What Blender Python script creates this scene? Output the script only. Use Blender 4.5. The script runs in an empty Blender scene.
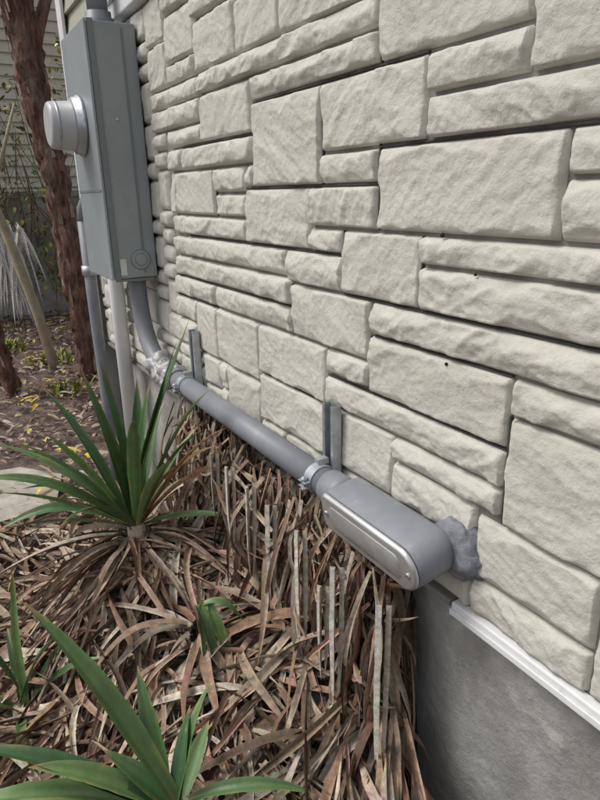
import bpy, math, random
from mathutils import Vector, Matrix, noise
random.seed(7)
RNG=random.Random(11)
D=bpy.data
scene=bpy.context.scene
# ---------------------------------------------------------------- camera
f=632.;pitch=math.radians(18.35);yaw=math.radians(29.4);rho=.025
C=Vector((0,-.7,1.35))
F=Vector((-math.cos(yaw)*math.cos(pitch),math.sin(yaw)*math.cos(pitch),-math.sin(pitch)))
R=Vector((math.sin(yaw),math.cos(yaw),0));U=R.cross(F)
R2=R*math.cos(rho)-U*math.sin(rho);U2=U*math.cos(rho)+R*math.sin(rho)
cam=D.cameras.new('camera');co=D.objects.new('camera',cam);scene.collection.objects.link(co)
co.matrix_world=Matrix(((R2.x,U2.x,-F.x,C.x),(R2.y,U2.y,-F.y,C.y),(R2.z,U2.z,-F.z,C.z),(0,0,0,1)))
cam.sensor_fit='VERTICAL';cam.sensor_height=24;cam.lens=24*f/800
cam.clip_start=.02;cam.clip_end=500
scene.camera=co
# ---------------------------------------------------------------- light
SUN_EL=math.radians(54)
sun_dir=Vector((-.45,-.75,0)).normalized()*math.cos(SUN_EL)+Vector((0,0,math.sin(SUN_EL)))
w=D.worlds.new('World');scene.world=w;w.use_nodes=True
nt=w.node_tree;bg=nt.nodes['Background']
sky=nt.nodes.new('ShaderNodeTexSky');sky.sky_type='NISHITA';sky.sun_disc=False
sky.sun_elevation=SUN_EL;sky.sun_rotation=math.atan2(sun_dir.x,sun_dir.y)
sky.air_density=1.0;sky.dust_density=4.0;sky.ozone_density=.6
hs=nt.nodes.new('ShaderNodeHueSaturation');hs.inputs['Saturation'].default_value=.4
nt.links.new(sky.outputs[0],hs.inputs['Color']);nt.links.new(hs.outputs[0],bg.inputs[0]);bg.inputs[1].default_value=.15
sl=D.lights.new('sun','SUN');sl.energy=1.5;sl.angle=math.radians(20);sl.color=(1,.97,.92)
so=D.objects.new('sun',sl);scene.collection.objects.link(so)
so.rotation_euler=(-sun_dir).to_track_quat('-Z','Y').to_euler()
scene.view_settings.view_transform='Standard';scene.view_settings.look='None'
# ---------------------------------------------------------------- materials
def mat(name,col,rough=.7,metal=0,var=.15,vscale=8,bump=.2,bscale=60,attr=False,bdist=.004,spec=.5,stain=None,stretch=None,stain2=None):
    m=D.materials.new(name);m.use_nodes=True;n=m.node_tree.nodes;l=m.node_tree.links
    b=n['Principled BSDF'];b.inputs['Roughness'].default_value=rough;b.inputs['Metallic'].default_value=metal
    b.inputs['Specular IOR Level'].default_value=spec
    tc=n.new('ShaderNodeTexCoord');cs=tc.outputs['Object']
    if stretch:
        mp=n.new('ShaderNodeMapping');mp.inputs['Scale'].default_value=stretch;l.new(cs,mp.inputs['Vector']);cs=mp.outputs[0]
    ns=n.new('ShaderNodeTexNoise');ns.inputs['Scale'].default_value=vscale;ns.inputs['Detail'].default_value=7;ns.inputs['Roughness'].default_value=.65
    l.new(cs,ns.inputs['Vector'])
    mr=n.new('ShaderNodeMapRange');mr.inputs[1].default_value=.3;mr.inputs[2].default_value=.7;mr.inputs[3].default_value=1-var;mr.inputs[4].default_value=1+var
    l.new(ns.outputs[0],mr.inputs[0])
    mx=n.new('ShaderNodeMix');mx.data_type='RGBA';mx.blend_type='MULTIPLY';mx.inputs[0].default_value=1
    if attr:
        at=n.new('ShaderNodeAttribute');at.attribute_name='Col';l.new(at.outputs['Color'],mx.inputs[6])
    else: mx.inputs[6].default_value=(*col,1)
    l.new(mr.outputs[0],mx.inputs[7]);src=mx.outputs[2]
    for stn in (stain,stain2):
        if not stn: continue
        n2=n.new('ShaderNodeTexNoise');n2.inputs['Scale'].default_value=stn[1];n2.inputs['Detail'].default_value=8;n2.inputs['Roughness'].default_value=.7
        mp2=n.new('ShaderNodeMapping');l.new(tc.outputs['Object'],mp2.inputs['Vector']);l.new(mp2.outputs[0],n2.inputs['Vector'])
        if len(stn)>4: mp2.inputs['Scale'].default_value=stn[4];mp2.inputs['Location'].default_value=(3,3,3)
        cr=n.new('ShaderNodeMapRange');cr.inputs[1].default_value=stn[2];cr.inputs[2].default_value=stn[3];l.new(n2.outputs[0],cr.inputs[0])
        m2=n.new('ShaderNodeMix');m2.data_type='RGBA';m2.inputs[7].default_value=(*stn[0],1)
        l.new(cr.outputs[0],m2.inputs[0]);l.new(src,m2.inputs[6]);src=m2.outputs[2]
    l.new(src,b.inputs['Base Color'])
    nb=n.new('ShaderNodeTexNoise');nb.inputs['Scale'].default_value=bscale;nb.inputs['Detail'].default_value=8;nb.inputs['Roughness'].default_value=.65
    l.new(cs,nb.inputs['Vector'])
    bp=n.new('ShaderNodeBump');bp.inputs['Strength'].default_value=bump;bp.inputs['Distance'].default_value=bdist
    l.new(nb.outputs[0],bp.inputs['Height']);l.new(bp.outputs[0],b.inputs['Normal'])
    return m
M_stone=mat('faux_stone',(.57,.56,.50),.72,var=.06,vscale=4,bump=.7,bscale=55,bdist=.006,spec=.3,stain=((.40,.385,.33),7,.58,.85),stain2=((.47,.455,.385),2.2,.55,.8,(1,1,.35)))
M_groove=mat('stone_groove',(.20,.195,.18),.9,var=.25,vscale=12)
M_seam=mat('panel_seam',(.045,.043,.04),.9)
M_conc=mat('foundation_concrete',(.40,.395,.37),.9,var=.4,vscale=4,bump=.8,bscale=34,bdist=.010,stain=((.21,.205,.185),3.2,.47,.68,(1,1,.4)),stain2=((.52,.51,.47),9,.57,.70))
M_white=mat('white_vinyl',(.74,.75,.75),.5,var=.06,vscale=6,bump=.05,stain=((.48,.47,.43),16,.55,.8))
M_lap=mat('olive_lap_paint',(.38,.38,.30),.7,var=.06,vscale=6,bump=.1)
M_beige=mat('beige_lap_paint',(.62,.58,.47),.8,var=.1,vscale=3,bump=.1)
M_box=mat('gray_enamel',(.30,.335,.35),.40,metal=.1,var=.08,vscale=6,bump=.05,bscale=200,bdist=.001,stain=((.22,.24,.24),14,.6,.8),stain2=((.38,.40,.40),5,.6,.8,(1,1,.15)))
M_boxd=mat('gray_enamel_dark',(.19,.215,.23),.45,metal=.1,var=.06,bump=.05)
M_pvc=mat('gray_pvc',(.22,.235,.26),.48,var=.1,vscale=18,bump=.05,bscale=300,bdist=.0006,stain=((.38,.37,.36),20,.57,.8))
M_cover=mat('fitting_cover_metal',(.60,.61,.61),.36,metal=.7,var=.12,vscale=30,bump=.25,bscale=130,bdist=.001)
M_galv=mat('galvanized_steel',(.46,.49,.52),.42,metal=.65,var=.25,vscale=40,bump=.08,bscale=150,bdist=.001)
M_tape=mat('foil_tape',(.40,.40,.40),.5,metal=.35,var=.4,vscale=40,bump=.5,bscale=70,bdist=.005)
M_dark=mat('dark_gap',(.02,.02,.02),.9)
M_putty=mat('duct_seal',(.21,.225,.25),.7,var=.4,vscale=30,bump=.7,bscale=50,bdist=.006)
M_meter=mat('meter_plastic',(.47,.48,.49),.35,var=.05,vscale=10,bump=.02)
M_ground=mat('mulch_ground',(.17,.12,.10),.95,var=.5,vscale=22,bump=1,bscale=35,bdist=.03,stain=((.32,.26,.22),6,.5,.7))
M_slab=mat('path_concrete',(.42,.39,.33),.9,var=.3,vscale=9,bump=.6,bscale=50,stain=((.22,.19,.15),5,.5,.75))
M_dead=mat('dead_leaf',(0,0,0),.72,var=.42,vscale=70,bump=.6,bscale=160,attr=True,bdist=.003,spec=.3)
M_green=mat('green_leaf',(0,0,0),.40,var=.22,vscale=24,bump=.3,bscale=120,attr=True,bdist=.002,spec=.45)
M_bark=mat('bark',(.24,.13,.10),.95,var=.8,vscale=30,bump=1,bscale=30,bdist=.07,stretch=(1,1,.2),stain=((.38,.30,.26),9,.52,.7,(1,1,.25)))
M_tan=mat('bare_stem',(.42,.36,.26),.9,var=.25,vscale=12,bump=.5,bscale=40)
M_retain=mat('retaining_concrete',(.38,.37,.34),.95,var=.45,vscale=3,bump=.5,bscale=30)
M_glass=mat('window_dark',(.03,.035,.04),.1,var=.1)
# ---------------------------------------------------------------- helpers
def empty(name,loc=(0,0,0)):
    e=D.objects.new(name,None);scene.collection.objects.link(e);e.empty_display_size=.1;e.location=loc;return e
def mesh(name,v,fc,m,parent=None,smooth=True,cols=None):
    me=D.meshes.new(name);me.from_pydata([tuple(p) for p in v],[],fc)
    if m: me.materials.append(m)
    if smooth: me.polygons.foreach_set('use_smooth',[True]*len(me.polygons))
    if cols:
        ca=me.color_attributes.new('Col','FLOAT_COLOR','POINT')
        flat=[]
        for c in cols: flat+= [c[0],c[1],c[2],1]
        ca.data.foreach_set('color',flat)
    me.update()
    o=D.objects.new(name,me);scene.collection.objects.link(o)
    if parent: o.parent=parent; o.matrix_parent_inverse=Matrix.Translation(-Vector(parent.location))
    return o
def box(name,a,b,m,parent=None,bev=.002):
    x0,y0,z0=a;x1,y1,z1=b
    v=[(x0,y0,z0),(x1,y0,z0),(x1,y1,z0),(x0,y1,z0),(x0,y0,z1),(x1,y0,z1),(x1,y1,z1),(x0,y1,z1)]
    o=mesh(name,v,[(0,3,2,1),(4,5,6,7),(0,1,5,4),(1,2,6,5),(2,3,7,6),(3,0,4,7)],m,parent,False)
    if bev:
        md=o.modifiers.new('b','BEVEL');md.width=bev;md.segments=2;md.limit_method='ANGLE'
    return o
def tube(name,path,rad,m,parent=None,seg=28,cap=True,lump=0,ls=20):
    path=[Vector(p) for p in path];n=len(path)
    if not hasattr(rad,'__len__'): rad=[rad]*n
    v=[];fc=[];nr=None
    for i,p in enumerate(path):
        t=(path[min(i+1,n-1)]-path[max(i-1,0)]).normalized()
        if nr is None:
            nr=t.orthogonal().normalized()
        nr=(nr-t*nr.dot(t)).normalized();bn=t.cross(nr)
        for k in range(seg):
            a=2*math.pi*k/seg;d=nr*math.cos(a)+bn*math.sin(a);r=rad[i]
            q=p+d*r
            if lump: q=p+d*(r+lump*noise.fractal(q*ls,.6,2,4))
            v.append(q)
    for i in range(n-1):
        for k in range(seg):
            fc.append((i*seg+k,i*seg+(k+1)%seg,(i+1)*seg+(k+1)%seg,(i+1)*seg+k))
    if cap:
        fc.append(tuple(range(seg))[::-1]);fc.append(tuple(range((n-1)*seg,n*seg)))
    o=mesh(name,v,fc,m,parent)
    if cap:
        o.data.polygons[-1].use_smooth=False;o.data.polygons[-2].use_smooth=False
    return o
def ss(a,b,x):
    t=max(0,min(1,(x-a)/(b-a)));return t*t*(3-2*t)
# ---------------------------------------------------------------- house
house=empty('house')
cm=[(62.5,93.5,154.5,166),(30,62,148.5,166),(62.5,81,148.5,154),(30,81,142,148),(55.5,93.5,128,141.5),(30,55,136,141.5),(30,55,128,135.5),
(40,81.5,123,127.5),(30,81.5,115.5,122.5),(82,104.5,115.5,127.5),(45,95,109,115),(61,95.5,97.5,108.5),(42,60.5,103,108.5),(42,60.5,85,102.5),
(96,111,98,103),(61,111,91,97),(61,87.5,86,90.5),(66,87.5,78,85.5),(43,65.5,73.5,84.5),(96,125.5,103.5,115),(82,112,142,154),
(112.5,142.5,136,154),(143,173.5,148,159.5),(143,190,141.5,147.5),(167,197,129,141),(117.5,147,123,135.5),(94,117,128,135.5),
(94,112,136,141.5),(105,117,123,127.5),(105,127.5,115.5,122.5),(128,191,116.5,122.5),(143.5,171,87.5,103),(111.5,143,90.5,103),
(126,171,103.5,109.5),(126,202,110,116),(93.5,174,160,165),(94,142.5,154.5,159.5),(147.5,166.5,129,134.5),(147.5,166.5,135,141),
(147.5,190,123,128.5),(66,95,66.5,77.5),(88,111,78,90.5),(111.5,143,78,90),(95.5,130,66.5,77.5),(130.5,171,66.5,73),(143.5,165,73.5,87),
(43,65.5,66.5,73),(20,42.5,66.5,80),(20,41.5,80.5,96),(10,41.5,96.5,108.5),(5,44.5,109,115),(173.5,200,148,153),(174,215,153.5,159.5),(171.5,190,103.5,109.5),
(171.5,187,87.5,103),(187.5,205,96,103),(187.5,215,87.5,95.5)]
SX0,SX1,Z0,Z1=-130,318,66,190
GS=.5
nx=int((SX1-SX0)/GS);nz=int((Z1-Z0)/GS)
occ=[[False]*nz for _ in range(nx)]
def mark(b):
    for i in range(max(0,int((b[0]-SX0)/GS)),min(nx,int((b[1]-SX0)/GS))):
        for j in range(max(0,int((b[2]-Z0)/GS)),min(nz,int((b[3]-Z0)/GS))): occ[i][j]=True
for b in cm: mark(b)
blocks=list(cm)
for j in range(nz):
    for i in range(nx):
        if occ[i][j]: continue
        wmax=0
        while i+wmax<nx and not occ[i+wmax][j] and wmax<110: wmax+=1
        want=int(RNG.choice([16,22,26,34,44])/GS)
        ww=wmax if wmax<want+14 else want
        hmax=0
        while j+hmax<nz and hmax<60 and all(not occ[i+k][j+hmax] for k in range(ww)): hmax+=1
        wh=int(RNG.choice([5.5,6,11.5,12.5] if ww<70 else [5.5,6])/GS)
        hh=hmax if hmax<wh+9 else wh
        b=(SX0+i*GS,SX0+(i+ww)*GS,Z0+j*GS,Z0+(j+hh)*GS)
        mark(b)
        if ww*GS>3 and hh*GS>2.5: blocks.append((b[0],b[1]-.4,b[2],b[3]-.4))
V=[];FC=[]
for bi,(s0,s1,z0,z1) in enumerate(blocks):
    s0,s1,z0,z1=s0/100,s1/100,z0/100,z1/100
    g=.0002;s0+=g;s1-=g;z0+=g;z1-=g
    if s1<.2: r=.014
    elif s0<1.25: r=.0034
    elif s0<2: r=.0048
    else: r=.008
    nu=max(4,int((s1-s0)/r));nv=max(4,int((z1-z0)/r))
    thin=(z1-z0)<.08
    off=Vector((bi*1.7,bi*.9,0))
    tx=RNG.uniform(-1,1)*.002;tz=RNG.uniform(-1,1)*.0015
    base=len(V);amp=1.35 if thin else .85
    ang=RNG.uniform(-.9,.9);ca,sa=math.cos(ang),math.sin(ang)
    for a in range(nu+1):
        for c in range(nv+1):
            s=s0+(s1-s0)*a/nu;z=z0+(z1-z0)*c/nv
            p=Vector((s,z,0))+off
            n1=noise.noise(p*9);n2=noise.noise(p*30);n3=noise.noise(p*22+Vector((5,5,5)))
            dl=s-s0;dr=s1-s;db=z-z0;dt=z1-z
            dm=min(dl,dr,db,dt)
            e1=ss(0,.0034,dm)
            cb=max(.002,.007+.030*n1+.016*n3);ct=max(.003,.011+.034*n1+.016*n2);cl=max(.002,.005+.018*n3)
            e2=min(1,db/cb)*min(1,dt/ct)*min(1,min(dl,dr)/cl)
            q=Vector(((p.x*ca+p.y*sa)*.6,(-p.x*sa+p.y*ca)*1.3,0))
            q+=Vector((noise.noise(p*6),noise.noise(p*6+Vector((9,9,9))),0))*.05
            rid=abs(noise.noise(q*9));rid2=abs(noise.noise(q*24+Vector((4,4,4))));rid3=abs(noise.noise(q*52+Vector((8,1,4))))
            surf=.004*noise.noise(p*4)-.007*rid-.0040*rid2-.0018*rid3+.0010*noise.noise(p*95)+.0045
            if thin: surf+=.002*(1-abs(2*(z-z0)/(z1-z0)-1.1))
            tilt=tx*(2*a/nu-1)+tz*(2*c/nv-1)
            h=e1*(.0042+e2*.0058+surf*amp*(.35+.65*e2)+tilt)
            if a in(0,nu) or c in (0,nv): h=-.004
            V.append((-s,-h,z))
    for a in range(nu):
        for c in range(nv):
            i=base+a*(nv+1)+c
            FC.append((i,i+1,i+nv+2,i+nv+1))
mesh('stone_siding',V,FC,M_stone,house)
# open seams where the moulded panels meet
for i,(s0,s1,z) in enumerate([(30,105,115.25),(104.5,190,122.75),(30,93.5,141.75),(94,166,135.75),(126,205,109.75),(61,111,97.25),(143,190,147.75),(61,95,108.75),(111.5,143,90.25),(82,142,154.25),(171,215,103.25)]):
    box('seam',(-s1/100,-.0032,z/100-.0013),(-s0/100,.002,z/100+.0013),M_seam,house,0)
for i,(s,z0,z1) in enumerate([(93.75,128,166),(81.75,115.5,127.5),(125.75,103.5,115),(112.25,136,154),(166.75,129,141),(104.75,115.5,127.5),(60.75,85,102.5),(95.6,97.5,108.5)]):
    box('seam',(-s/100-.0013,-.0030,z0/100),(-s/100+.0013,.0018,z1/100),M_seam,house,0)
XC=-3.2
box('siding_backing',(XC,.0025,.655),(1.3,.02,1.905),M_groove,house,0)
box('foundation',(XC+.02,.0225,-.3),(1.3,.25,.654),M_conc,house,0)
box('starter_trim',(-.690,-.018,.645),(1.3,.0015,.662),M_white,house,.003)
box('starter_trim_lip',(-.690,-.022,.638),(1.3,-.0185,.650),M_white,house,.0015)
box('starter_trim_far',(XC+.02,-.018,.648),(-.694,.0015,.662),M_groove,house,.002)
box('frieze_trim',(XC,-.035,1.905),(1.3,.02,1.955),M_white,house,.004)
box('frieze_lip',(XC,-.045,1.957),(1.3,.02,1.972),M_white,house,.003)
LV=[];LF=[]
for k in range(12):
    zb=1.974+k*.11;i=len(LV)
    LV+=[(XC,-.03,zb),(1.3,-.03,zb),(1.3,-.012,zb+.109),(XC,-.012,zb+.109),(XC,-.012,zb),(1.3,-.012,zb)]
    LF+=[(i,i+1,i+2,i+3),(i+4,i+5,i+1,i)]
mesh('upper_lap_siding',LV,LF,M_lap,house,False)
box('upper_backing',(XC,-.01,1.974),(1.3,.25,3.3),M_lap,house,0)
box('core_wall',(XC+.02,.0205+.002,.656),(1.3,.25,1.972),M_groove,house,0)
box('corner_board',(XC-.012,-.045,.05),(XC+.06,-.0305,3.3),M_white,house,.003)
box('corner_board_side',(XC-.030,-.045,.05),(XC-.0125,.08,3.3),M_white,house,.003)
box('side_wall',(XC-.01,.0805,-.2),(XC+.015,3.5,3.3),M_lap,house,0)
box('rear_mass',(XC+.03,.26,-.2),(1.3,3.5,3.3),M_lap,house,0)
for (s,z,rr) in [(.765,1.279,.004),(.69,1.226,.0025),(.742,1.078,.003),(.60,1.03,.0028),(1.13,1.112,.003)]:
    bpy.ops.mesh.primitive_uv_sphere_add(segments=10,ring_count=6,radius=rr,location=(-s,-.009,z))
    o=bpy.context.object;o.name='weep_hole';o.data.materials.append(M_dark);o.parent=house
# ---------------------------------------------------------------- meter box
mb=empty('electric_meter_box')
bx0,bx1,by,bz0,bz1=-2.57,-2.215,-.176,1.07,1.865
box('enclosure_body',(bx0+.004,by+.012,bz0+.004),(bx1-.004,-.015,bz1-.004),M_box,mb,.004)
box('enclosure_front_cover',(bx0,by,bz0),(bx1,by+.010,bz1),M_box,mb,.004)
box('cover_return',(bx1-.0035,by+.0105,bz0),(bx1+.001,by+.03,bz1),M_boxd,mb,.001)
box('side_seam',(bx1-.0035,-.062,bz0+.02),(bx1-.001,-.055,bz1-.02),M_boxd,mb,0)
box('mount_flange',(bx0+.05,-.014,bz0-.02),(bx1-.05,-.011,bz1+.02),M_galv,mb,.001)
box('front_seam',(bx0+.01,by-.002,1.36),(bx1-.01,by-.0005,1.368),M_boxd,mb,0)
def disc_x(name,x,y,z,r,m,th=.002,r0=0):
    seg=36;v=[];fc=[]
    for k in range(seg):
        a=2*math.pi*k/seg
        v.append((x,y+r*math.cos(a),z+r*math.sin(a)))
    for k in range(seg):
        a=2*math.pi*k/seg
        v.append((x+th,y+(r-th)*math.cos(a),z+(r-th)*math.sin(a)))
    for k in range(seg): fc.append((k,(k+1)%seg,seg+(k+1)%seg,seg+k))
    fc.append(tuple(range(seg,2*seg)))
    return mesh(name,v,fc,m,mb,False)
disc_x('knockout_ring',bx1-.0038,-.070,1.135,.036,M_boxd,.0016)
disc_x('knockout',bx1-.0020,-.070,1.135,.032,M_box,.0014)
disc_x('knockout_inner_ring',bx1-.0004,-.070,1.135,.022,M_boxd,.0010)
disc_x('knockout_inner',bx1+.0006,-.070,1.135,.0195,M_box,.0012)
disc_x('latch_screw',bx1-.002,-.10,1.58,.006,M_galv,.003)
box('bottom_lip',(bx1-.02,-.16,bz0-.006),(bx1-.002,-.03,bz0+.001),M_boxd,mb,.001)
box('rating_label',(bx1-.0038,-.143,1.085),(bx1-.003,-.122,1.14),M_cover,mb,0)
mx,mz=-2.40,1.575
ypath=[by-.001,by-.012,by-.0125,by-.026,by-.0265,by-.031,by-.036,by-.100,by-.107,by-.111]
rr=[.096,.096,.090,.090,.084,.084,.078,.074,.070,.062]
tube('meter_ring',[(mx,y,mz) for y in ypath[:6]],rr[:6],M_galv,mb,48)
tube('meter_cover',[(mx,y,mz) for y in ypath[5:]],rr[5:],M_meter,mb,48)
tube('meter_band',[(mx,by-.080,mz),(mx,by-.088,mz)],.0762,M_galv,mb,48)
tube('service_conduit',[(-2.36,-.09,bz1-.01),(-2.36,-.09,3.2)],.033,M_pvc,mb)
tube('conduit_hub',[(-2.36,-.09,bz1-.01),(-2.36,-.09,bz1+.03),(-2.36,-.09,bz1+.031),(-2.36,-.09,bz1+.05)],[.05,.05,.042,.042],M_boxd,mb)
tube('hub_nut',[(-2.29,-.072,bz0+.01),(-2.29,-.072,bz0-.012)],.045,M_galv,mb,8)
# ---------------------------------------------------------------- main conduit
PZ=.763;PY=-.062;PR=.031
cd=empty('electrical_conduit')
path=[Vector((-2.29,-.072,bz0+.02)),Vector((-2.29,-.072,1.03))]
Rr=.22;cx=-2.285+Rr;cz=PZ+Rr
for k in range(13):
    a=math.pi+ (math.pi/2)*k/12
    path.append(Vector((cx+Rr*math.cos(a),-.072+(.010*k/12),cz+Rr*math.sin(a))))
path.append(Vector((-2.03,PY,PZ)))
tube('elbow',path,PR,M_pvc,cd)
tube('straight_run',[(-2.02,PY,PZ),(-1.0,PY,PZ)],PR,M_pvc,cd,40)
tube('coupling',[(-1.985,PY,PZ),(-1.945,PY,PZ)],PR+.0045,M_pvc,cd,32)
pp=[(-2.13+.0062*k,PY-.002,PZ+.004*math.sin(k*.5)+.02*(1-k/25)**2) for k in range(26)]
tube('taped_joint',pp,[.034]+[.044+.003*math.sin(k*.9) for k in range(24)]+[.034],M_tape,cd,56,lump=.014,ls=22)
# conduit body (LB)
def stadium(x0,x1,hh,rl,rrr,n=12):
    pts=[]
    for k in range(n+1):
        a=-math.pi/2+math.pi/2*k/n; pts.append((x1-rrr+rrr*math.cos(a),-hh+rrr+rrr*math.sin(a)))
    for k in range(n+1):
        a=math.pi/2*k/n; pts.append((x1-rrr+rrr*math.cos(a),hh-rrr+rrr*math.sin(a)))
    for k in range(n+1):
        a=math.pi/2+math.pi/2*k/n; pts.append((x0+rl+rl*math.cos(a),hh-rl+rl*math.sin(a)))
    for k in range(n+1):
        a=math.pi+math.pi/2*k/n; pts.append((x0+rl+rl*math.cos(a),-hh+rl+rl*math.sin(a)))
    return pts
TL=math.radians(10)
def rotp(x,y,z):
    # the fitting is turned a little about the pipe axis so its cover looks slightly down
    dy=y-PY;return (x,PY+dy*math.cos(TL)-z*math.sin(TL),PZ-.003+z*math.cos(TL)+dy*math.sin(TL))
def loft(name,rings,m,parent):
    v=[];fc=[];n=len(rings[0][1])
    for y,pts in rings: v+=[rotp(x,y,z) for x,z in pts]
    for i in range(len(rings)-1):
        for k in range(n): fc.append((i*n+k,i*n+(k+1)%n,(i+1)*n+(k+1)%n,(i+1)*n+k))
    fc.append(tuple(range(n))[::-1]);fc.append(tuple(range((len(rings)-1)*n,len(rings)*n)))
    o=mesh(name,v,fc,m,parent)
    md=o.modifiers.new('e','EDGE_SPLIT');md.split_angle=math.radians(50)
    return o
lb=empty('conduit_body_fitting')
H=.042;XR=-.672
loft('body',[(-.1075,stadium(-.955,XR-.002,H-.002,.016,.037)),(-.1055,stadium(-.957,XR,H,.016,.039)),(-.045,stadium(-.957,XR,H+.001,.018,.039)),
 (-.030,stadium(-.957,XR-.003,H-.003,.018,.035)),(-.022,stadium(-.94,XR-.009,H-.010,.018,.029)),(-.020,stadium(-.90,XR-.017,H-.018,.012,.022))],M_pvc,lb)
loft('cover_gasket',[(-.1078,stadium(-.953,XR-.004,H-.003,.016,.035)),(-.1100,stadium(-.953,XR-.004,H-.003,.016,.035))],M_dark,lb)
loft('cover_plate',[(-.1102,stadium(-.956,XR-.001,H-.001,.018,.038)),(-.1150,stadium(-.956,XR-.001,H-.001,.018,.038)),(-.1185,stadium(-.952,XR-.005,H-.005,.015,.034)),(-.1190,stadium(-.950,XR-.007,H-.007,.013,.032))],M_cover,lb)
loft('cover_raised_panel',[(-.1191,stadium(-.925,XR-.036,H-.017,.012,.018)),(-.1206,stadium(-.923,XR-.038,H-.0185,.011,.016))],M_cover,lb)
for sx in (-.938,XR-.016):
    tube('screw',[rotp(sx,-.1191,0),rotp(sx,-.1210,0),rotp(sx,-.1220,0)],[.0055,.0055,.004],M_galv,lb,16)
    tube('screw_slot',[rotp(sx-.004,-.1221,-.001),rotp(sx+.004,-.1221,.001)],.0007,M_dark,lb,6)
tube('inlet_hub',[(-1.015,PY,PZ),(-1.01,PY,PZ),(-.975,PY,PZ),(-.945,PY,PZ)],[.034,.0365,.037,.038],M_pvc,lb,40)
tube('wall_outlet',[(-.71,-.03,PZ),(-.71,.0,PZ)],.036,M_pvc,lb,32)
tube('sealant',[(-.690,-.034+.003*k,PZ+.006) for k in range(13)],[.034,.042,.047,.050,.052,.053,.053,.054,.055,.057,.057,.056,.05],M_putty,lb,72,lump=.009,ls=24)
# ---------------------------------------------------------------- strut channels and straps
def strut(X,z0,z1,name):
    e=empty(name)
    prof=[(-.0205,0),(.0205,0),(.0205,-.0215),(.0115,-.0215),(.0115,-.017),(.013,-.017),(.013,-.0195),(.0185,-.0195),(.0185,-.002),(-.0185,-.002),(-.0185,-.0195),(-.013,-.0195),(-.013,-.017),(-.0115,-.017),(-.0115,-.0215),(-.0205,-.0215)]
    v=[];n=len(prof)
    for z in (z0,z1): v+=[(X+a,-.0150+b,z) for a,b in prof]
    fc=[(k,(k+1)%n,n+(k+1)%n,n+k) for k in range(n)]+[(0,1,8,9),(1,2,7,8),(2,3,4,5),(2,5,6,7),(0,9,10,15),(10,11,14,15),(11,12,13,14)]
    fc+=[tuple(n+q for q in t[::-1]) for t in fc[n:]]
    mesh('channel',v,fc,M_galv,e,False)
    zz=z0+.03
    while zz<z1-.02:
        box('slot',(X-.006,-.0180,zz-.010),(X+.006,-.0172,zz+.010),M_dark,e,0);zz+=.05
    return e
strut(-1.062,.62,.922,'strut_channel')
strut(-1.868,.62,.940,'strut_channel')
def strap(X,name):
    e=empty(name);v=[];fc=[];n=40
    for k in range(n+1):
        a=2*math.pi*k/n
        for (dx,r) in ((-.014,.0315),(-.014,.0345),(.014,.0345),(.014,.0315)):
            v.append((X+dx,PY+r*math.sin(a),PZ+r*math.cos(a)))
    for k in range(n):
        for j in range(4): fc.append((k*4+j,k*4+(j+1)%4,(k+1)*4+(j+1)%4,(k+1)*4+j))
    mesh('band',v,fc,M_galv,e,False)
    box('ear_front',(X-.014,PY-.047,PZ+.004),(X+.014,PY-.033,PZ+.0065),M_galv,e,.0008)
    box('ear_front_low',(X-.014,PY-.047,PZ-.008),(X+.014,PY-.033,PZ-.0055),M_galv,e,.0008)
    box('ear_top',(X-.014,PY-.006,PZ+.033),(X-.0115+.014,PY+.02,PZ+.046),M_galv,e,.0008)
    tube('bolt',[(X,PY-.041,PZ-.018),(X,PY-.041,PZ+.016)],.0035,M_galv,e,12)
    tube('bolt_head',[(X,PY-.041,PZ+.0068),(X,PY-.041,PZ+.013)],.007,M_galv,e,6)
    tube('nut',[(X,PY-.041,PZ-.0145),(X,PY-.041,PZ-.0085)],.007,M_galv,e,6)
    box('base_lug',(X-.012,PY+.0,PZ-.045),(X+.012,-.0385,PZ-.031),M_galv,e,.0008)
strap(-1.052,'pipe_strap');strap(-1.868,'pipe_strap')
# ---------------------------------------------------------------- ground conduit + white downpipe
sc=empty('ground_conduit')
tube('pipe',[(-2.80,-.13,1.25),(-2.80,-.13,.9),(-2.78,-.13,.5),(-2.77,-.13,-.05)],.024,M_pvc,sc,20)
tube('collar',[(-2.80,-.13,1.03),(-2.80,-.13,1.07)],.031,M_galv,sc,20)
tube('top_bend',[(-2.80,-.13,1.25),(-2.80,-.125,1.30),(-2.77,-.11,1.34),(-2.70,-.10,1.36),(-2.57,-.10,1.36)],.024,M_pvc,sc,20)
dp=empty('white_downpipe')
tube('pipe',[(-2.68,-.055,1.95),(-2.68,-.055,-.05)],.031,M_white,dp,28)
box('bracket',(-2.73,-.016,.95),(-2.63,-.012,.975),M_galv,dp,.001)
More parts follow.
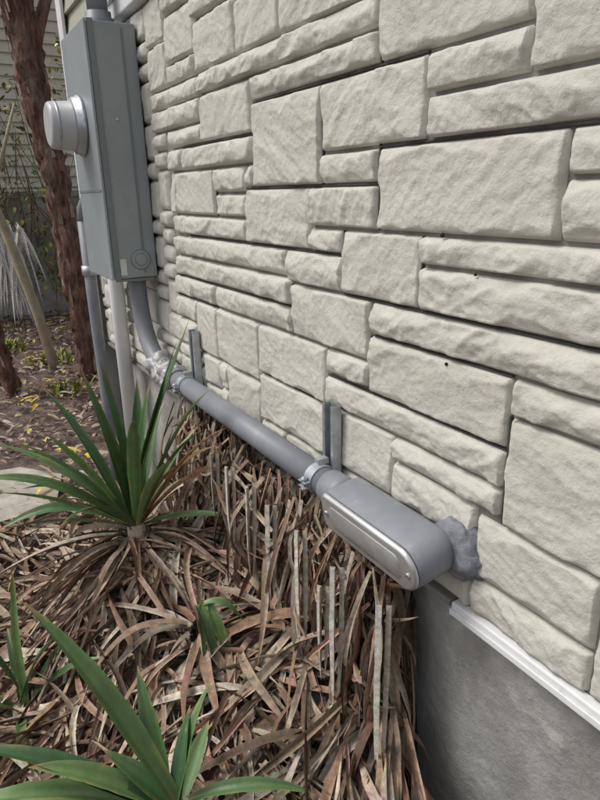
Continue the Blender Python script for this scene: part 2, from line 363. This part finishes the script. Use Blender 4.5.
# ---------------------------------------------------------------- ribbons (leaves)
class Rib:
    def __init__(s): s.v=[];s.f=[];s.c=[]
    def add(s,pts,width,col,fold=.25,base=.45,tipcol=None,twist=0,upv=Vector((0,0,1)),jit=0,n=None,green=False):
        n=len(pts)-1;i0=len(s.v);tw0=random.uniform(-.3,.3)
        for k,p in enumerate(pts):
            t=k/n;tg=(pts[min(k+1,n)]-pts[max(k-1,0)]).normalized()
            sd=tg.cross(upv)
            if sd.length<.05: sd=tg.orthogonal()
            sd.normalize();a=tw0+twist*t;nn=sd.cross(tg)
            sd=sd*math.cos(a)+nn*math.sin(a);nn=sd.cross(tg)
            wv=width*.5*min(1,base+(1-base)*t/.35)*(1-max(0,(t-.35)/.65)**2.0)+.0005
            wv*=1+jit*random.uniform(-1,1)
            up=nn*wv*fold*2
            s.v+=[p-sd*wv+up,p-sd*wv*.5+up*.42,p,p+sd*wv*.5+up*.42,p+sd*wv+up] if green else [p-sd*wv+up,p,p+sd*wv+up]
            c=col
            if tipcol is not None:
                q=ss(.86,1,t)+.45*(1-ss(0,.12,t));c=[col[j]*(1-q)+tipcol[j]*q for j in range(3)]
            m=5 if green else 3
            if green:
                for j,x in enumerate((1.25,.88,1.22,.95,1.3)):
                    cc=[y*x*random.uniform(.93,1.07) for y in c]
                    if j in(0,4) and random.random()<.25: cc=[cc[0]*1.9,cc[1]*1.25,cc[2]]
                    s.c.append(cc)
            else:
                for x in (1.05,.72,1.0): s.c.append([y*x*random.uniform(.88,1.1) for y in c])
            if k<n:
                b=i0+k*m
                for j in range(m-1): s.f.append((b+j,b+j+1,b+m+j+1,b+m+j))
    def obj(s,name,m,parent=None): return mesh(name,s.v,s.f,m,parent,True,s.c)
def arc(a,tip,sag,n=12,wob=0):
    a=Vector(a);tip=Vector(tip);L=(tip-a).length
    pts=[]
    wv=Vector((random.uniform(-1,1),random.uniform(-1,1),random.uniform(-.5,.5)))*wob
    for k in range(n+1):
        t=k/n
        p=a.lerp(tip,t)+Vector((0,0,1))*sag*4*t*(1-t)*L+wv*math.sin(t*math.pi*1.5)*L
        pts.append(p)
    return pts
RH=Vector((math.sin(yaw),math.cos(yaw),0));FH=Vector((-math.cos(yaw),math.sin(yaw),0))
def gcol():
    g=random.random()
    a=(.055,.120,.050);b=(.15,.24,.09)
    k=random.uniform(.8,1.15)
    return [(a[i]*(1-g)+b[i]*g)*k for i in range(3)]
DC=[(.42,.29,.20),(.48,.36,.26),(.34,.21,.14),(.54,.45,.35),(.20,.12,.08),(.45,.29,.21),(.35,.27,.20),(.60,.52,.42),(.40,.27,.19),(.13,.09,.06),(.50,.40,.30)]
def dcol():
    c=random.choice(DC);k=random.uniform(.65,1.12);return [x*k for x in c]
def yucca(name,base,tips,nrand,L,elmin=5,elmax=75,width=.034,stem=True):
    e=empty(name,base);rb=Rib();base=Vector(base)
    for t in tips:
        tip=base+RH*t[0]+FH*t[1]+Vector((0,0,t[2]))
        rb.add(arc(base+Vector((random.uniform(-1,1),random.uniform(-1,1),0))*.015,tip,t[3] if len(t)>3 else .08,18,.012),t[4] if len(t)>4 else width,gcol(),.22,.5,(.30,.22,.10),random.uniform(-.6,.6),green=True,jit=.03)
    for k in range(nrand):
        az=k*2.399+random.uniform(-.3,.3);el=math.radians(random.uniform(elmin,elmax));l=L*random.uniform(.65,1.05)
        tip=base+Vector((math.cos(az)*math.cos(el),math.sin(az)*math.cos(el),math.sin(el)))*l
        if tip.y>-.12: tip.y=-.12
        rb.add(arc(base+Vector((math.cos(az),math.sin(az),0))*.015,tip,random.uniform(.03,.16),18,.012),width*random.uniform(.8,1.05),gcol(),.22,.5,(.25,.18,.08),random.uniform(-.6,.6),green=True,jit=.03)
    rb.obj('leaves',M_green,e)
    if stem: tube('stem',[(base.x,base.y,0),(base.x+.01,base.y,base.z*.5),(base.x,base.y,base.z+.01)],[.045,.035,.022],M_tan,e,12,lump=.008)
    return e
yucca('yucca_plant',(-1.60,-.335,.47),[(.19,0,.58,.03,.046),(.15,.03,.52,.04,.042),(.07,.05,.40,.05,.04),(-.09,0,.45,.02,.048),(-.04,0,.48,.02,.044),(.02,.1,.40,.03,.04),(-.38,0,.26,.10,.038),(-.40,-.05,.17,.14,.036),(-.24,.1,.38,.08,.036),(.24,-.02,.40,.10,.042),(.22,-.04,.30,.12,.036),(-.34,-.1,.05,.18),(-.17,-.1,.32,.05,.04),(-.3,0,.12,.15,.038)],11,.40,8,70,.036)
yucca('yucca_plant',(-.82,-.50,.34),[(-.25,.10,.36,.08,.044),(-.34,-.02,.16,.12,.046),(-.38,.0,.02,.08,.042),(.06,.10,.19,.10,.034),(.02,.08,.15,.06,.032),(-.36,-.05,.08,.1,.044),(-.07,.1,.22,.03,.036),(-.22,-.04,.15,.1,.042),(-.3,-.15,-.08,.1,.04),(-.12,.02,.12,.05,.036),(.24,.02,.0,.16,.024)],3,.26,0,30,.036)
yucca('yucca_plant',(-1.19,-.30,.45),[(.07,-.06,-.20,.2,.028),(.05,-.08,-.24,.25,.026),(.0,-.05,-.12,.3,.022),(.10,.0,-.06,.25,.024)],0,.24,5,60,.026,False)
yucca('yucca_plant',(-1.45,-.70,.14),[(-.1,0,.25,.08),(.1,0,.2,.1),(.02,.03,.38,.02,.030)],8,.30,0,50,.026)
# ---------------------------------------------------------------- dead leaves
pile=empty('dead_leaf_pile')
rb=Rib()
def hz(x,y):
    dy=-y
    h=.26*(1-ss(.22,1.0,dy))*ss(-2.2,-1.6,x)*(1-ss(-.55,-.25,x))+.10*(1-ss(.08,.30,dy))*ss(-2.0,-1.7,x)*(1-ss(-.85,-.74,x))+.02
    return h+.15*math.exp(-((x+1.58)**2/.05+(y+.34)**2/.03))
UPY=Vector((0,-1,0))
for k in range(950):
    x=random.uniform(-1.93,-.79);y=random.uniform(-.11,.0)
    z=random.uniform(.40,.718)
    L=random.uniform(.14,.50)
    dx=random.gauss(0,.08);dy=-abs(random.gauss(0,.03))
    tip=Vector((min(-.745,x+dx),y+dy,max(.03,z-L)))
    pts=arc((x,y,z),tip,0,9,.07)
    if random.random()<.4:
        am=.05*random.uniform(.3,1.2)
        for i,p in enumerate(pts): p.y-=am*math.sin(i/9*math.pi)
    rb.add(pts,random.uniform(.006,.019),dcol(),random.uniform(.1,.7),.7,None,random.uniform(-3,3),UPY,.15)
for k in range(700):
    x=random.uniform(-1.9,-.80);y=random.uniform(-.14,-.02)
    z=random.uniform(.12,.66)
    a=random.uniform(0,2*math.pi);L=random.uniform(.08,.28)
    tip=Vector((min(-.75,x+math.cos(a)*L),min(-.01,y+random.uniform(-.05,.05)),max(.05,z+math.sin(a)*L*.8-.06)))
    if tip.z>.69: tip.z=.69
    sg=random.uniform(-.3,.1) if z>.5 else random.uniform(-.25,.25)
    rb.add(arc((x,y,z),tip,sg,9,.10),random.uniform(.006,.018),dcol(),random.uniform(.1,.7),.7,None,random.uniform(-3.5,3.5),UPY,.18)
for k in range(45):
    x=random.uniform(-1.85,-.85);z=random.uniform(.30,.60);sx=random.choice((-1,1))
    tip=Vector((min(-.80,x+sx*random.uniform(.05,.28)),random.uniform(-.34,-.18),max(.12,z-random.uniform(.15,.45))))
    rb.add(arc((x,random.uniform(-.1,-.03),z),tip,random.uniform(.05,.22),14,.05),random.uniform(.014,.026),dcol(),.3,.7,None,random.uniform(-2,2),Vector((0,0,1)),.1)
for t in ((.27,.0,.30,.12),(.25,.04,.24,.16),(.20,-.03,.22,.2),(.33,.02,.2,.15)):
    b=Vector((-1.60,-.335,.45));rb.add(arc(b,b+RH*t[0]+FH*t[1]+Vector((0,0,t[2])),t[3],14,.02),.022,(.46,.27,.14),.3,.7,None,random.uniform(-1,1))
for k in range(4200):
    x=random.uniform(-2.6,-.35);y=random.uniform(-1.3,-.08)
    if x<-2.0 and random.random()<.5: continue
    if x>-.80 and y>-.18 : continue
    h0=hz(x,y);a=random.uniform(0,2*math.pi)
    if random.random()<.5:
        c=random.choice([(-1.6,-.33),(-.82,-.5),(-1.3,-.32)]);a=math.atan2(y-c[1],x-c[0])+random.gauss(0,.5)
    L=random.uniform(.08,.36)
    tx,ty=x+math.cos(a)*L,min(-.05,y+math.sin(a)*L)
    if ty>-.2 and tx>-.78: tx=-.80
    h1=hz(tx,ty)
    p=random.uniform(0,.06)
    pts=arc((x,y,h0+p),(tx,ty,h1+random.uniform(0,.06)),random.uniform(-.02,.14),9,.07)
    for q in pts: q.z=max(q.z,hz(q.x,q.y)+.005)
    rb.add(pts,random.uniform(.006,.023),dcol(),random.uniform(.1,.6),.7,None,random.uniform(-2.5,2.5),Vector((0,0,1)),.15)
for c,hh,nn in (((-1.60,-.335),.46,150),((-.82,-.50),.31,50),((-1.22,-.30),.38,90)):
    for k in range(nn):
        a=random.uniform(0,2*math.pi);L=random.uniform(.12,.38)
        s=(c[0]+math.cos(a)*.03,c[1]+math.sin(a)*.03,hh-random.uniform(0,.12))
        tx,ty=c[0]+math.cos(a)*L,min(-.06,c[1]+math.sin(a)*L)
        tip=(min(tx,-.78) if ty>-.2 else tx,ty,max(hz(tx,ty),hh-random.uniform(.08,.4)))
        rb.add(arc(s,tip,random.uniform(.0,.2),10,.06),random.uniform(.010,.024),dcol(),.35,.7,None,random.uniform(-2.5,2.5),Vector((0,0,1)),.12)
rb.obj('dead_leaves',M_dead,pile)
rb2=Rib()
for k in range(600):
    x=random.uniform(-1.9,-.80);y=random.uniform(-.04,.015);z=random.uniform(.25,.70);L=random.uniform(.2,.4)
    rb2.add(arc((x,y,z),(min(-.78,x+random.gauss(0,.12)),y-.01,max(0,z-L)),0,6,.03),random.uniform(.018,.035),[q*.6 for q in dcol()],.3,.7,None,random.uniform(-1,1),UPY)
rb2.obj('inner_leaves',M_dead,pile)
st=Rib()
for X,zt,zb,y in [(-.715,.69,.27,-.15),(-.85,.69,.33,-.155),(-.985,.70,.38,-.155),(-1.115,.70,.46,-.155),(-1.22,.70,.45,-.155),(-1.35,.70,.48,-.15),(-1.45,.70,.5,-.15),(-.90,.62,.40,-.155)]:
    tip=(X+random.uniform(-.008,.008),y-.006,zb)
    k=random.uniform(.85,1.05)
    st.add(arc((X,y,zt),tip,0,14,.003),.0145,[.72*k,.68*k,.60*k],.5,.95,None,0,UPY,.06)
    st.add(arc((X+.004,y+.006,zt),(tip[0],tip[1]+.006,zb),0,14,.003),.013,(.45,.40,.33),-.5,.95,None,0,UPY,.06)
st.obj('pale_flower_stalks',M_dead,pile)
# ---------------------------------------------------------------- ground
gv=[];gf=[]
def axis(a,b,n,ext):
    pts=[a+(b-a)*i/n for i in range(n+1)]
    return [a-ext,a-ext*.3,a-ext*.08]+pts+[b+ext*.08,b+ext*.3,b+ext]
xs=axis(-9,1.5,210,150);ys=axis(-3,2.2,104,150)
for x in xs:
    for y in ys:
        gv.append((x,y,.03*noise.fractal(Vector((x*3,y*3,0)),.6,2,4) if -12<x<2 and -4<y<4 else 0))
m=len(ys)
for i in range(len(xs)-1):
    for j in range(m-1): gf.append((i*m+j,(i+1)*m+j,(i+1)*m+j+1,i*m+j+1))
mesh('ground',gv,gf,M_ground)
sv=[(-3.45,-1.6),(-3.30,-.50),(-3.1,-.34),(-2.78,-.42),(-2.70,-1.0),(-2.74,-1.6)]
n_=len(sv)
path_slab=mesh('concrete_path',[(x,y,-.1) for x,y in sv]+[(x,y,.035) for x,y in sv],[tuple(range(n_,2*n_))[::-1],]+[(k,(k+1)%n_,n_+(k+1)%n_,n_+k) for k in range(n_)],M_slab,None,False)
md=path_slab.modifiers.new('b','BEVEL');md.width=.012;md.segments=2
lt=Rib()
for k in range(9000):
    x=random.uniform(-8,-1.9);y=random.uniform(-2.2,2.0)
    if x>-3.3 and y>-.05: continue
    a=random.uniform(0,6.28);L=random.uniform(.02,.07) if random.random()<.8 else random.uniform(.08,.2)
    col=random.choice([(.26,.15,.12),(.18,.12,.09),(.34,.23,.18),(.44,.33,.25),(.10,.065,.05),(.46,.37,.22),(.46,.38,.32),(.55,.47,.39)])
    if random.random()<.07: col=(.70,.56,.08)
    z=.02+random.uniform(0,.03)+.03*noise.fractal(Vector((x*3,y*3,0)),.6,2,4)
    if -3.45<x<-2.70 and -1.6<y<-.34:
        if random.random()<.8: continue
        z=.045
    lt.add(arc((x,y,z),(x+math.cos(a)*L,y+math.sin(a)*L,z+random.uniform(-.01,.02)),.1,3),random.uniform(.008,.03),col,.2,.6,None,random.uniform(-1,1))
lt.obj('leaf_litter',M_dead)
# ---------------------------------------------------------------- trees
def tree(name,pts,r0,r1,m,limbs,leafn,crown,lc):
    e=empty(name)
    P=[Vector(p) for p in pts]
    fine=[]
    for i in range(len(P)-1):
        for k in range(20):
            q=P[i].lerp(P[i+1],k/20);fine.append(q+Vector((noise.noise(q*2.2),noise.noise(q*2.2+Vector((7,7,7))),0))*.035)
    fine.append(P[-1]);n=len(fine)
    tube('trunk',fine,[r0+(r1-r0)*i/(n-1) for i in range(n)],m,e,40,lump=r0*.45,ls=13)
    for a,b,r in limbs:
        a=Vector(a);b=Vector(b)
        q=[a.lerp(b,k/6)+Vector((random.uniform(-.02,.02),random.uniform(-.02,.02),.1*math.sin(k/6*3))) for k in range(7)]
        tube('limb',q,[r*(1-.8*k/6) for k in range(7)],m,e,8)
    pb=Rib()
    for k in range(160):
        i=random.randrange(2,n-6);c=fine[i];a=random.uniform(0,6.28);r=(r0+(r1-r0)*i/(n-1))*1.12
        d=Vector((math.cos(a),math.sin(a),0));L=random.uniform(.05,.16)
        j=min(n-1,i+max(1,int(L/((P[-1]-P[0]).length/n))))
        pb.add([c+d*r,(c+fine[j])/2+d*(r+.004),fine[j]+d*(r+random.uniform(0,.012))],random.uniform(.015,.035),random.choice([(.34,.22,.17),(.26,.14,.10),(.44,.35,.29),(.12,.07,.05)]),.1,.8,None,0,d)
    pb.obj('bark_strips',M_dead,e)
    rr=Rib()
    for k in range(leafn):
        c=random.choice(crown);p=Vector(c[:3])+Vector((random.gauss(0,c[3]),random.gauss(0,c[3]),random.gauss(0,c[3]*.7)))
        d=Vector((random.uniform(-1,1),random.uniform(-1,1),random.uniform(-1,.3))).normalized()*random.uniform(.04,.08)
        g=random.uniform(.5,1.3)
        rr.add([p,p+d*.5,p+d],random.uniform(.02,.04),[x*g for x in lc],.1,.6)
    rr.obj('foliage',M_green,e)
    return e
tree('tree',[(-4.9,.22,-.1),(-4.95,.2,.8),(-5.05,.15,1.7),(-5.15,.08,2.6),(-5.3,0,3.8)],.078,.105,M_bark,[((-5.1,.12,2.2),(-5.3,.7,3.4),.05),((-5.2,.05,3.0),(-4.8,-.9,4.2),.06),((-5.3,0,3.7),(-5.9,.3,5.0),.08),((-5.3,0,3.7),(-5.0,-.3,5.0),.07)],2500,[(-5.3,.6,4.6,.6),(-4.8,-.8,4.6,.5),(-5.8,.2,5.2,.6),(-5.1,-.2,5.3,.6)],(.09,.14,.035))
tree('tree',[(-4.75,-.36,-.1),(-4.8,-.42,.6),(-4.9,-.58,1.5),(-5.0,-.8,2.6),(-5.1,-.9,3.6)],.055,.05,M_bark,[((-5.0,-.8,2.6),(-5.2,-1.3,3.6),.04),((-5.1,-.9,3.6),(-5.4,-.7,4.6),.05)],1200,[(-5.2,-1.3,4,.5),(-5.4,-.8,4.8,.5)],(.09,.14,.035))
sap=empty('sapling')
tube('stem',[(-5.25,.02,-.05),(-5.3,-.06,.5),(-5.37,-.2,1.2),(-5.45,-.42,1.9),(-5.55,-.7,2.8)],[.04,.038,.035,.033,.025],M_tan,sap,12,lump=.006)
tube('side_branch',[(-5.38,-.24,1.35),(-5.35,-.1,1.7),(-5.4,.02,2.0)],[.018,.014,.008],M_tan,sap,8)
# ---------------------------------------------------------------- background
rw=empty('retaining_wall')
box('wall',(-8.2,-4,-.1),(-8.0,4,1.35),M_retain,rw,.01)
box('cap',(-8.25,-4,1.353),(-7.95,4,1.42),M_retain,rw,.01)
nh=empty('neighbour_house')
NV=[];NF=[]
for k in range(26):
    zb=1.2+k*.14;i=len(NV)
    NV+=[(-9.95,-5,zb),(-9.95,5,zb),(-9.98,5,zb+.139),(-9.98,-5,zb+.139),(-9.98,-5,zb),(-9.98,5,zb)]
    NF+=[(i,i+1,i+2,i+3),(i+4,i+5,i+1,i)]
mesh('lap_siding',NV,NF,M_beige,nh,False)
box('wall_core',(-12,-5,-.1),(-9.985,5,4.9),M_beige,nh,0)
box('foundation',(-9.984,-5,-.1),(-9.94,5,1.19),M_retain,nh,0)
box('window_glass',(-9.945,-2.2,2.2),(-9.93,-1.2,3.4),M_glass,nh,0)
for a,b in (((-9.94,-2.3,2.1),(-9.9,-2.205,3.5)),((-9.94,-1.195,2.1),(-9.9,-1.1,3.5)),((-9.94,-2.2,3.405),(-9.9,-1.2,3.5)),((-9.94,-2.2,2.1),(-9.9,-1.2,2.195))): box('window_trim',a,b,M_white,nh,.003)
rfv=[(-9.6,-5.4,4.8),(-9.6,5.4,4.8),(-12.3,5.4,6.2),(-12.3,-5.4,6.2),(-9.6,-5.4,4.9),(-9.6,5.4,4.9),(-12.3,5.4,6.3),(-12.3,-5.4,6.3)]
mesh('roof',rfv,[(0,3,2,1),(4,5,6,7),(0,1,5,4),(1,2,6,5),(2,3,7,6),(3,0,4,7)],M_retain,nh,False)
vn=Rib()
for k in range(4200):
    y=random.uniform(-1.8,1.6);z=random.uniform(.3,3.4)
    if noise.noise(Vector((y*1.3,z*1.1,3)))<-.08: continue
    p=Vector((-7.8+random.uniform(-.15,.35),y,z));d=Vector((random.uniform(-.3,.6),random.uniform(-1,1),random.uniform(-1,.4))).normalized()*random.uniform(.04,.09)
    g=random.uniform(.5,1.4);c=random.choice([(.16,.24,.05),(.11,.18,.05),(.60,.54,.07),(.20,.15,.08)])
    vn.add([p,p+d*.5,p+d],random.uniform(.03,.06),[x*g for x in c],.1,.6)
for k in range(110):
    y=random.uniform(-1.8,1.6);p=Vector((-7.85,y,random.uniform(.1,1.2)));q=p+Vector((random.uniform(0,.3),random.uniform(-.7,.7),random.uniform(.5,1.8)))
    vn.add(arc(p,q,.1,10,.08),.016,(.22,.16,.12),.3,.9)
vn.obj('vine',M_green)
for (x,y,n_) in ((-4.6,-.02,50),(-6.3,-.25,90),(-3.9,-.9,25),(-5.6,.05,60)):
    gr=Rib()
    for k in range(n_):
        a=random.uniform(0,6.28);l=random.uniform(.04,.12)
        b=Vector((x+random.gauss(0,.07),y+random.gauss(0,.07),0))
        gr.add(arc(b,b+Vector((math.cos(a)*l*.7,math.sin(a)*l*.7,l)),.1,5),.018,(.26*random.uniform(.7,1.6),.34,.04),.2,.8)
    gr.obj('grass_tuft',M_green)
wc=Rib()
for k in range(110):
    p=Vector((-6.6+random.uniform(-.1,.1),-.10+random.gauss(0,.09),1.05+random.uniform(-.12,.1)))
    wc.add(arc(p,p+Vector((random.uniform(-.1,.2),random.uniform(-.15,.15),-random.uniform(.3,.8))),.05,8,.03),.03,(.80,.78,.73),.3,.7)
wc.obj('pampas_grass',M_dead)
